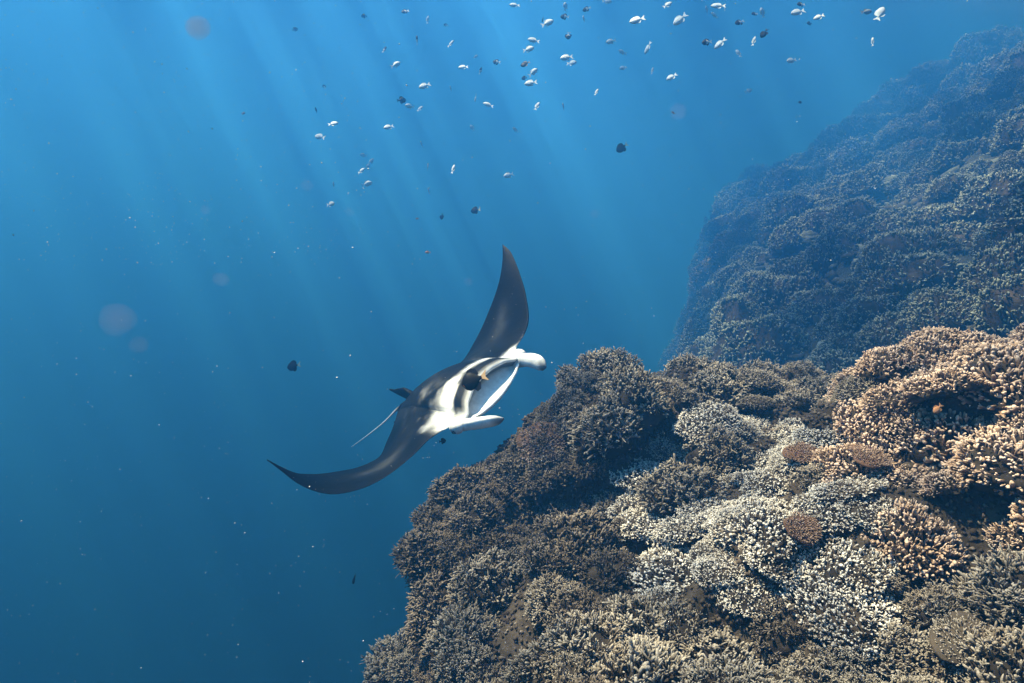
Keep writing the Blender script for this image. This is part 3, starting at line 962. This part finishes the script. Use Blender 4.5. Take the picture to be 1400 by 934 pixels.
# low swept dorsal fin
path = np.array([(-.20, -.0, .075), (-.27, 0, .088), (-.335, 0, .108), (-.375, 0, .135), (-.395, 0, .150)])
path = curve(path, 14); t = np.linspace(0, 1, 14)
chord = np.interp(t, [0, .3, .7, 1], [.110, .098, .066, .018])
V, K = [], []
for i in range(14):
    base = path[i]
    for k in range(16):
        an = 6.2832 * k / 16
        V.append(base + np.array([chord[i] * math.cos(an) * .55, .014 * (1 - .6 * t[i]) * math.sin(an), chord[i] * math.cos(an) * -.65])); K.append(DARK * 1.3)
F = [(i * 16 + k, i * 16 + (k + 1) % 16, (i + 1) * 16 + (k + 1) % 16, (i + 1) * 16 + k) for i in range(13) for k in range(16)] + [tuple(range(16))[::-1], tuple(range(13 * 16, 14 * 16))]
link('dorsal_fin', mesh_from('dorsal_fin', np.array(V) * MS, F, [m_manta], True, {'col': np.array(K)}), manta)
# whip tail
MI = MR.inverted()
def to_manta(p): return np.array(MI @ (Vector(p) - MT)) / MS
tail = curve(np.array([(-.36, 0, .03), (-.43, 0, .03), to_manta(at(522, 580, 5.98 * 0.78)), to_manta(at(503, 595, 6.1 * 0.78)), to_manta(at(481, 611, 6.25 * 0.78))]), 30)
t = np.linspace(0, 1, 30)
rr = np.interp(t, [0, .15, .3, 1], [.030, .011, .0042, .0030])
tailo = loft('tail', tail * MS, rr * MS, rr * MS, np.array([0, 0.1, 1.0]), lambda s, an: DARK * (1 - float(sstep(np.array(s), .12, .3))) + WHITE * float(sstep(np.array(s), .12, .3)), manta, m_manta, 10)
# pelvic fins by the tail root
for sd in (1, -1):
    pp = curve(np.array([(-.33, sd * .05, -.01), (-.40, sd * .075, -.012), (-.455, sd * .085, -.012)]), 8)
    loft('pelvic_fin', pp * MS, np.array([.030, .034, .034, .032, .028, .022, .014, .004]) * MS, np.full(8, .006) * MS, np.array([0, 1.0, 0]), lambda s, an: DARK * 1.5, manta, m_manta, 12)
#--FISH--
# ------------------------------------------------------------------ fish
def fish_meshes(name, deep, col_fn, fin_col, tail_col):
    """unit-length fish: body (with pigment), tail fin, dorsal fin, anal fin, eye"""
    m = attr_mat(name + '_scales', 0.55, 0.12, 20.0, 0.12)
    n, sd = 18, 14
    xs_ = np.linspace(0, 1, n)
    h = np.interp(xs_, [0, .06, .18, .35, .55, .75, .90, 1.0], [.012, .10, .24, .33, .32, .20, .075, .055]) * deep
    w = np.interp(xs_, [0, .06, .2, .4, .6, .8, 1.0], [.010, .055, .095, .11, .09, .05, .016])
    V, K = [], []
    for i in range(n):
        for k in range(sd):
            a = 6.2832 * k / sd
            V.append((0.40 - 0.78 * xs_[i], w[i] * math.sin(a), h[i] * math.cos(a) * (1.0 if math.cos(a) > 0 else .95)))
            K.append(col_fn(xs_[i], math.cos(a)))
    F = [(i * sd + k, i * sd + (k + 1) % sd, (i + 1) * sd + (k + 1) % sd, (i + 1) * sd + k) for i in range(n - 1) for k in range(sd)] + [tuple(range(sd))[::-1], tuple(range((n - 1) * sd, n * sd))]
    body = mesh_from(name + '_body', V, F, [m], True, {'col': np.array(K)})

    def fin(nm, outline, col, th=0.012):
        o = np.array(outline, float); q = len(o)
        V = [(x, th * .5, z) for x, z in o] + [(x, -th * .5, z) for x, z in o]
        F = [tuple(range(q)), tuple(range(q, 2 * q))[::-1]] + [(i, i + q, (i + 1) % q + q, (i + 1) % q) for i in range(q)]
        return mesh_from(name + nm, V, F, [m], False, {'col': np.outer(np.ones(2 * q), col)})
    tail = fin('_tail', [(-.34, .045), (-.42, .09), (-.58, .20), (-.60, .185), (-.53, .05), (-.525, -.05), (-.60, -.185), (-.58, -.20), (-.42, -.09), (-.34, -.045)], tail_col)
    top = fin('_dorsal', [(.16, .27 * deep), (.06, .40 * deep), (-.10, .42 * deep), (-.24, .36 * deep), (-.31, .17 * deep), (-.24, .10 * deep), (0, .2 * deep)], fin_col)
    low = fin('_anal', [(.0, -.27 * deep), (-.10, -.41 * deep), (-.24, -.36 * deep), (-.31, -.17 * deep), (-.24, -.10 * deep), (-.05, -.2 * deep)], fin_col)
    pec = fin('_pectoral', [(.14, -.02), (.02, -.10), (-.04, -.07), (.02, .0)], fin_col, 0.008)
    v, f = ico()[2], ico()[3]
    eye = mesh_from(name + '_eye', v * .022, f, [M_EYE], True)
    return [('tail_fin', tail, (0, 0, 0)), ('dorsal_fin', top, (0, 0, 0)), ('anal_fin', low, (0, 0, 0)), ('pectoral_fin', pec, (0, .105, 0)), ('eye', eye, (.30, .062, .04)), ('eye', eye, (.30, -.062, .04))], body


M_EYE = plain_mat('fish_eye', (.01, .01, .01), .2, .6)
lerp = lambda a, b, t: np.array(a) * (1 - t) + np.array(b) * t
SPECIES = {
    'white': fish_meshes('white_fish', .70, lambda x, u: lerp((.70, .73, .74), (.52, .57, .60), max(u, 0) * .8) if x > .10 else np.array((.55, .55, .52)), np.array((.80, .82, .78)), np.array((.85, .86, .82))),
    'two': fish_meshes('two_tone_fish', .88, lambda x, u: np.array((.035, .028, .025)) if x < .55 else np.array((.70, .68, .62)), np.array((.05, .04, .035)), np.array((.75, .74, .70))),
    'black': fish_meshes('black_fish', 1.05, lambda x, u: np.array((.005, .005, .0055)), np.array((.012, .011, .011)), np.array((.020, .018, .016))),
    'orangetail': fish_meshes('orange_tailed_fish', 1.05, lambda x, u: np.array((.004, .004, .004)) if not (.10 < x < .16 and -.9 < u < -.5) else np.array((.55, .22, .04)), np.array((.005, .0045, .0045)), np.array((.50, .32, .17))),
    'paletail': fish_meshes('pale_tailed_fish', 1.0, lambda x, u: np.array((.014, .012, .013)), np.array((.015, .013, .013)), np.array((.55, .58, .45))),
    'orange': fish_meshes('orange_fish', .75, lambda x, u: np.array((.36, .17, .08)), np.array((.30, .15, .07)), np.array((.34, .17, .08))),
    'grey': fish_meshes('grey_fish', .60, lambda x, u: lerp((.30, .32, .32), (.14, .16, .17), max(u, 0)), np.array((.18, .20, .2)), np.array((.2, .22, .22))),
}


def add_fish(sp, u, v, px, ang, label, group=None, size=0.11, dist=None, name=None, yaw=None, flip=False):
    """ang: heading in the picture plane, degrees anticlockwise from the picture's right"""
    d = dist or min(max(size * FPX / max(px, 1), 2.6), 11.0)
    L = px * d / FPX
    parts, body = SPECIES[sp]
    o = link(name or 'reef_fish', body)
    a = math.radians(ang)
    yw = math.radians(random.uniform(-25, 25) if yaw is None else yaw)
    fwd = Vector((math.cos(a) * math.cos(yw), math.sin(yw), math.sin(a) * math.cos(yw)))
    up = Vector((0, 0, 1)) + Vector((random.uniform(-.15, .15), random.uniform(.1, .65), 0))
    left = up.cross(fwd).normalized(); up = fwd.cross(left).normalized()
    M = Matrix((fwd, left, up)).transposed().to_4x4()
    M.translation = Vector(at(u, v, d))
    L = L / max(0.75, math.cos(yw))
    o.matrix_world = M @ Matrix.Diagonal((L, L, L, 1))
    tag(o, label, 'fish', group)
    for nm, me_, off in parts:
        c = link(nm, me_, o, off)
    return o


W_LAB, W_GRP = 'small pale silver-white fish of the school high over open water', 'white school fish'
W = [(702, 7, 14, 180), (750, 31, 18, 25), (728, 55, 16, 170), (724, 67, 15, 10), (773, 79, 17, 190), (783, 86, 13, 0), (730, 98, 15, 40),
     (724, 114, 17, 190), (735, 144, 12, 60), (770, 145, 10, 100), (632, 92, 13, 185), (542, 88, 14, 30), (579, 118, 16, 205), (559, 145, 12, 175),
     (575, 148, 10, 40), (530, 174, 13, 200), (457, 169, 13, 15), (436, 187, 15, 165), (496, 212, 9, 170), (508, 220, 10, 45), (503, 227, 8, 40),
     (495, 233, 11, 30), (503, 251, 14, 20), (620, 230, 12, 70), (694, 240, 14, 200), (650, 135, 10, 260), (666, 143, 14, 165), (645, 174, 9, 120),
     (704, 177, 9, 150), (586, 260, 8, 100), (585, 26, 10, 80), (617, 59, 11, 40), (651, 77, 7, 30), (834, 57, 14, 195), (850, 71, 12, 165),
     (851, 93, 11, 200), (869, 28, 21, 195), (798, 25, 9, 100), (773, 8, 13, 85), (831, 2, 13, 0), (816, 125, 9, 60), (585, 227, 9, 80), (616, 120, 7, 100),
     (456, 252, 8, 90), (453, 279, 12, 10), (576, 196, 8, 110), (914, 6, 14, 30), (928, 28, 22, 220), (980, 8, 19, 175), (966, 13, 11, 110),
     (976, 20, 11, 140), (991, 11, 7, 90), (1042, 16, 14, 105), (1089, 17, 20, 195), (1118, 24, 14, 200), (983, 61, 17, 220), (1031, 55, 12, 75),
     (1009, 72, 12, 110), (885, 67, 15, 245), (892, 96, 9, 80), (917, 106, 16, 210), (1081, 83, 15, 195), (1024, 124, 11, 25), (1193, 56, 11, 95), (1204, 17, 22, 60)]
for u, v, px_, an in W:
    add_fish('white', u, v, px_ * 1.05, an, W_LAB, W_GRP, 0.105)
T_LAB, T_GRP = 'small two-tone fish, dark in front and pale behind, within the school', 'two-tone school fish'
for u, v, px_, an in [(771, 23, 12, 170), (801, 13, 12, 200), (777, 50, 12, 260), (553, 16, 11, 200), (570, 54, 13, 90), (526, 67, 10, 60), (657, 96, 10, 70), (678, 85, 11, 170),
                      (1010, 31, 14, 200), (1031, 19, 10, 190), (1094, 6, 12, 180), (965, 58, 14, 185), (443, 118, 7, 120), (609, 34, 7, 150)]:
    add_fish('two', u, v, px_, an, T_LAB, T_GRP, 0.10)
D_LAB, D_GRP = 'small plain dark fish swimming among the pale school', 'dark school fish'
for u, v, px_, an in [(717, 88, 14, 200), (716, 107, 8, 180), (550, 137, 12, 10), (742, 27, 8, 260), (432, 150, 8, 100), (404, 40, 8, 30), (1044, 47, 14, 235), (1106, 32, 8, 180), (1094, 140, 6, 0), (497, 22, 8, 180), (333, 155, 6, 0)]:
    add_fish('black', u, v, px_, an, D_LAB, D_GRP, 0.10)
G = add_fish('grey', 1186, 16, 18, 10, 'hazy slim grey fish beside a tilted white fish near the buttress top', None, .16)
add_fish('orangetail', 645, 521, 39, 203, 'round black fish with pale orange tail close before the manta head', None, .2, 2.7, yaw=8)
add_fish('paletail', 849, 203, 18, 215, 'black fish with yellowish tail hanging below the white school', None, .16, yaw=10)
add_fish('paletail', 400, 501, 20, 195, 'lone black fish with pale tail level with the manta in open water', None, .16, yaw=5)
add_fish('black', 484, 793, 15, 250, 'lone black fish deep below the manta wing', None, .14, yaw=15)
add_fish('paletail', 649, 288, 14, 190, 'dark fish with pale tail just above the manta raised wing tip', None, .14, yaw=12)
add_fish('black', 604, 297, 9, 260, 'tiny dark fish beside the dark pale-tailed one over the manta wing', None, .1)
add_fish('orange', 584, 345, 8, 180, 'tiny rusty orange fish in open water beside the manta raised wing', None, .07)
add_fish('orange', 570, 299, 5, 180, 'minute reddish fish above the rusty orange one in open water', None, .05)
add_fish('black', 1033, 497, 13, 250, 'small black fish hovering at the back edge of the reef crest', None, .06)
add_fish('black', 606, 603, 10, 10, 'tiny black fish tucked under the manta belly', None, .06, 3.85)
add_fish('orange', 1281, 560, 17, 225, 'orange-brown fish hovering over the gully beside the warm coral mound', None, .045, 1.95)
add_fish('orange', 920, 154, 6, 150, 'minute orange-red fish below the white school', None, .05)

# ------------------------------------------------------------------ drifting plankton and specks
m_speck = plain_mat('plankton', (.60, .61, .60), .6, .3)
rngp = np.random.default_rng(3)
n = 9000
dd = rngp.uniform(0.55, 1, n) ** 1.0 * 0 + rngp.uniform(0.35 ** (1 / 2), 5.0 ** (1 / 2), n) ** 2
x = rngp.uniform(-.95, .95, n) * dd; z = rngp.uniform(-.72, .66, n) * dd
x[:2600] = rngp.uniform(-.82, -.22, 2600) * dd[:2600]; z[:2600] = rngp.uniform(.05, .46, 2600) * dd[:2600]      # denser towards the surface
Pp = np.stack([x, dd, z], 1)
dist_ok = np.array([True] * n)
rad = (0.00021 + 0.00024 * rngp.random(n) ** 3) * (0.75 + 0.35 * dd)
big = rngp.random(n) < 0.03
rad[big] *= 1.4
v, f = ico()[0], np.array(ico()[1])
keep = (Pp[:, 2] - height(Pp[:, 0], Pp[:, 1])) > 0.25
Pp, rad = Pp[keep], rad[keep]
m = len(Pp)
Wv = v[None] * (1 + 0.25 * rngp.normal(0, 1, (m, 12, 1))) * rad[:, None, None] * rngp.uniform(.6, 1.4, (m, 1, 3)) + Pp[:, None]
Ff = (f[None] + (np.arange(m) * 12)[:, None, None]).reshape(-1, 3)
pl = link('drifting_plankton', mesh_from('drifting_plankton', Wv.reshape(-1, 3), Ff.tolist(), [m_speck], False))
tag(pl, 'tiny pale plankton specks drifting everywhere in the blue water', 'plankton', None, 'stuff')

# one dense jelly, then faint volume clouds added in place of backscatter spots
v, f = ico()[2], ico()[3]
def blob_mat(name, col, dens):
    m, nt, out = new_mat(name)
    sc_ = N(nt, 'ShaderNodeVolumeScatter'); sc_.inputs['Color'].default_value = (*col, 1); sc_.inputs['Density'].default_value = dens
    ab_ = N(nt, 'ShaderNodeVolumeAbsorption'); ab_.inputs['Color'].default_value = (*col, 1); ab_.inputs['Density'].default_value = dens * 0.6
    a_ = N(nt, 'ShaderNodeAddShader')
    nt.links.new(sc_.outputs[0], a_.inputs[0]); nt.links.new(ab_.outputs[0], a_.inputs[1]); nt.links.new(a_.outputs[0], out.inputs['Volume'])
    return m
mj1, mj2 = blob_mat('jelly_dense', (.16, .12, .11), 13.0), blob_mat('backscatter_faint', (.50, .33, .34), 1.6)
for k, (u, v_, r_px, mt, lab, grp) in enumerate([(270, 37, 16, mj1, 'round brownish-grey jelly drifting alone below the surface', None),
        (160, 437, 24, mj2, 'large faint reddish backscatter blob in open water far from the reef', None),
        (190, 472, 13, mj2, 'faint reddish backscatter blob just below the large one', None)] +
        [(u_, w_, r_, mj2, 'small faint reddish backscatter speck in open water', 'small reddish backscatter specks') for u_, w_, r_ in ((420, 254, 9), (302, 382, 11), (813, 293, 7), (927, 153, 12), (640, 385, 7), (281, 287, 7), (478, 290, 7), (1065, 387, 7))]):
    d_ = 1.7
    r_ = r_px * d_ / FPX
    vv = v * (1 + 0.18 * fbm(v, 0.8, 2, 4 + k))[:, None] * r_
    o = link('drifting_blob', mesh_from('drifting_blob', vv, f, [mt]), None, at(u, v_, d_))
    tag(o, lab, 'jelly', grp)
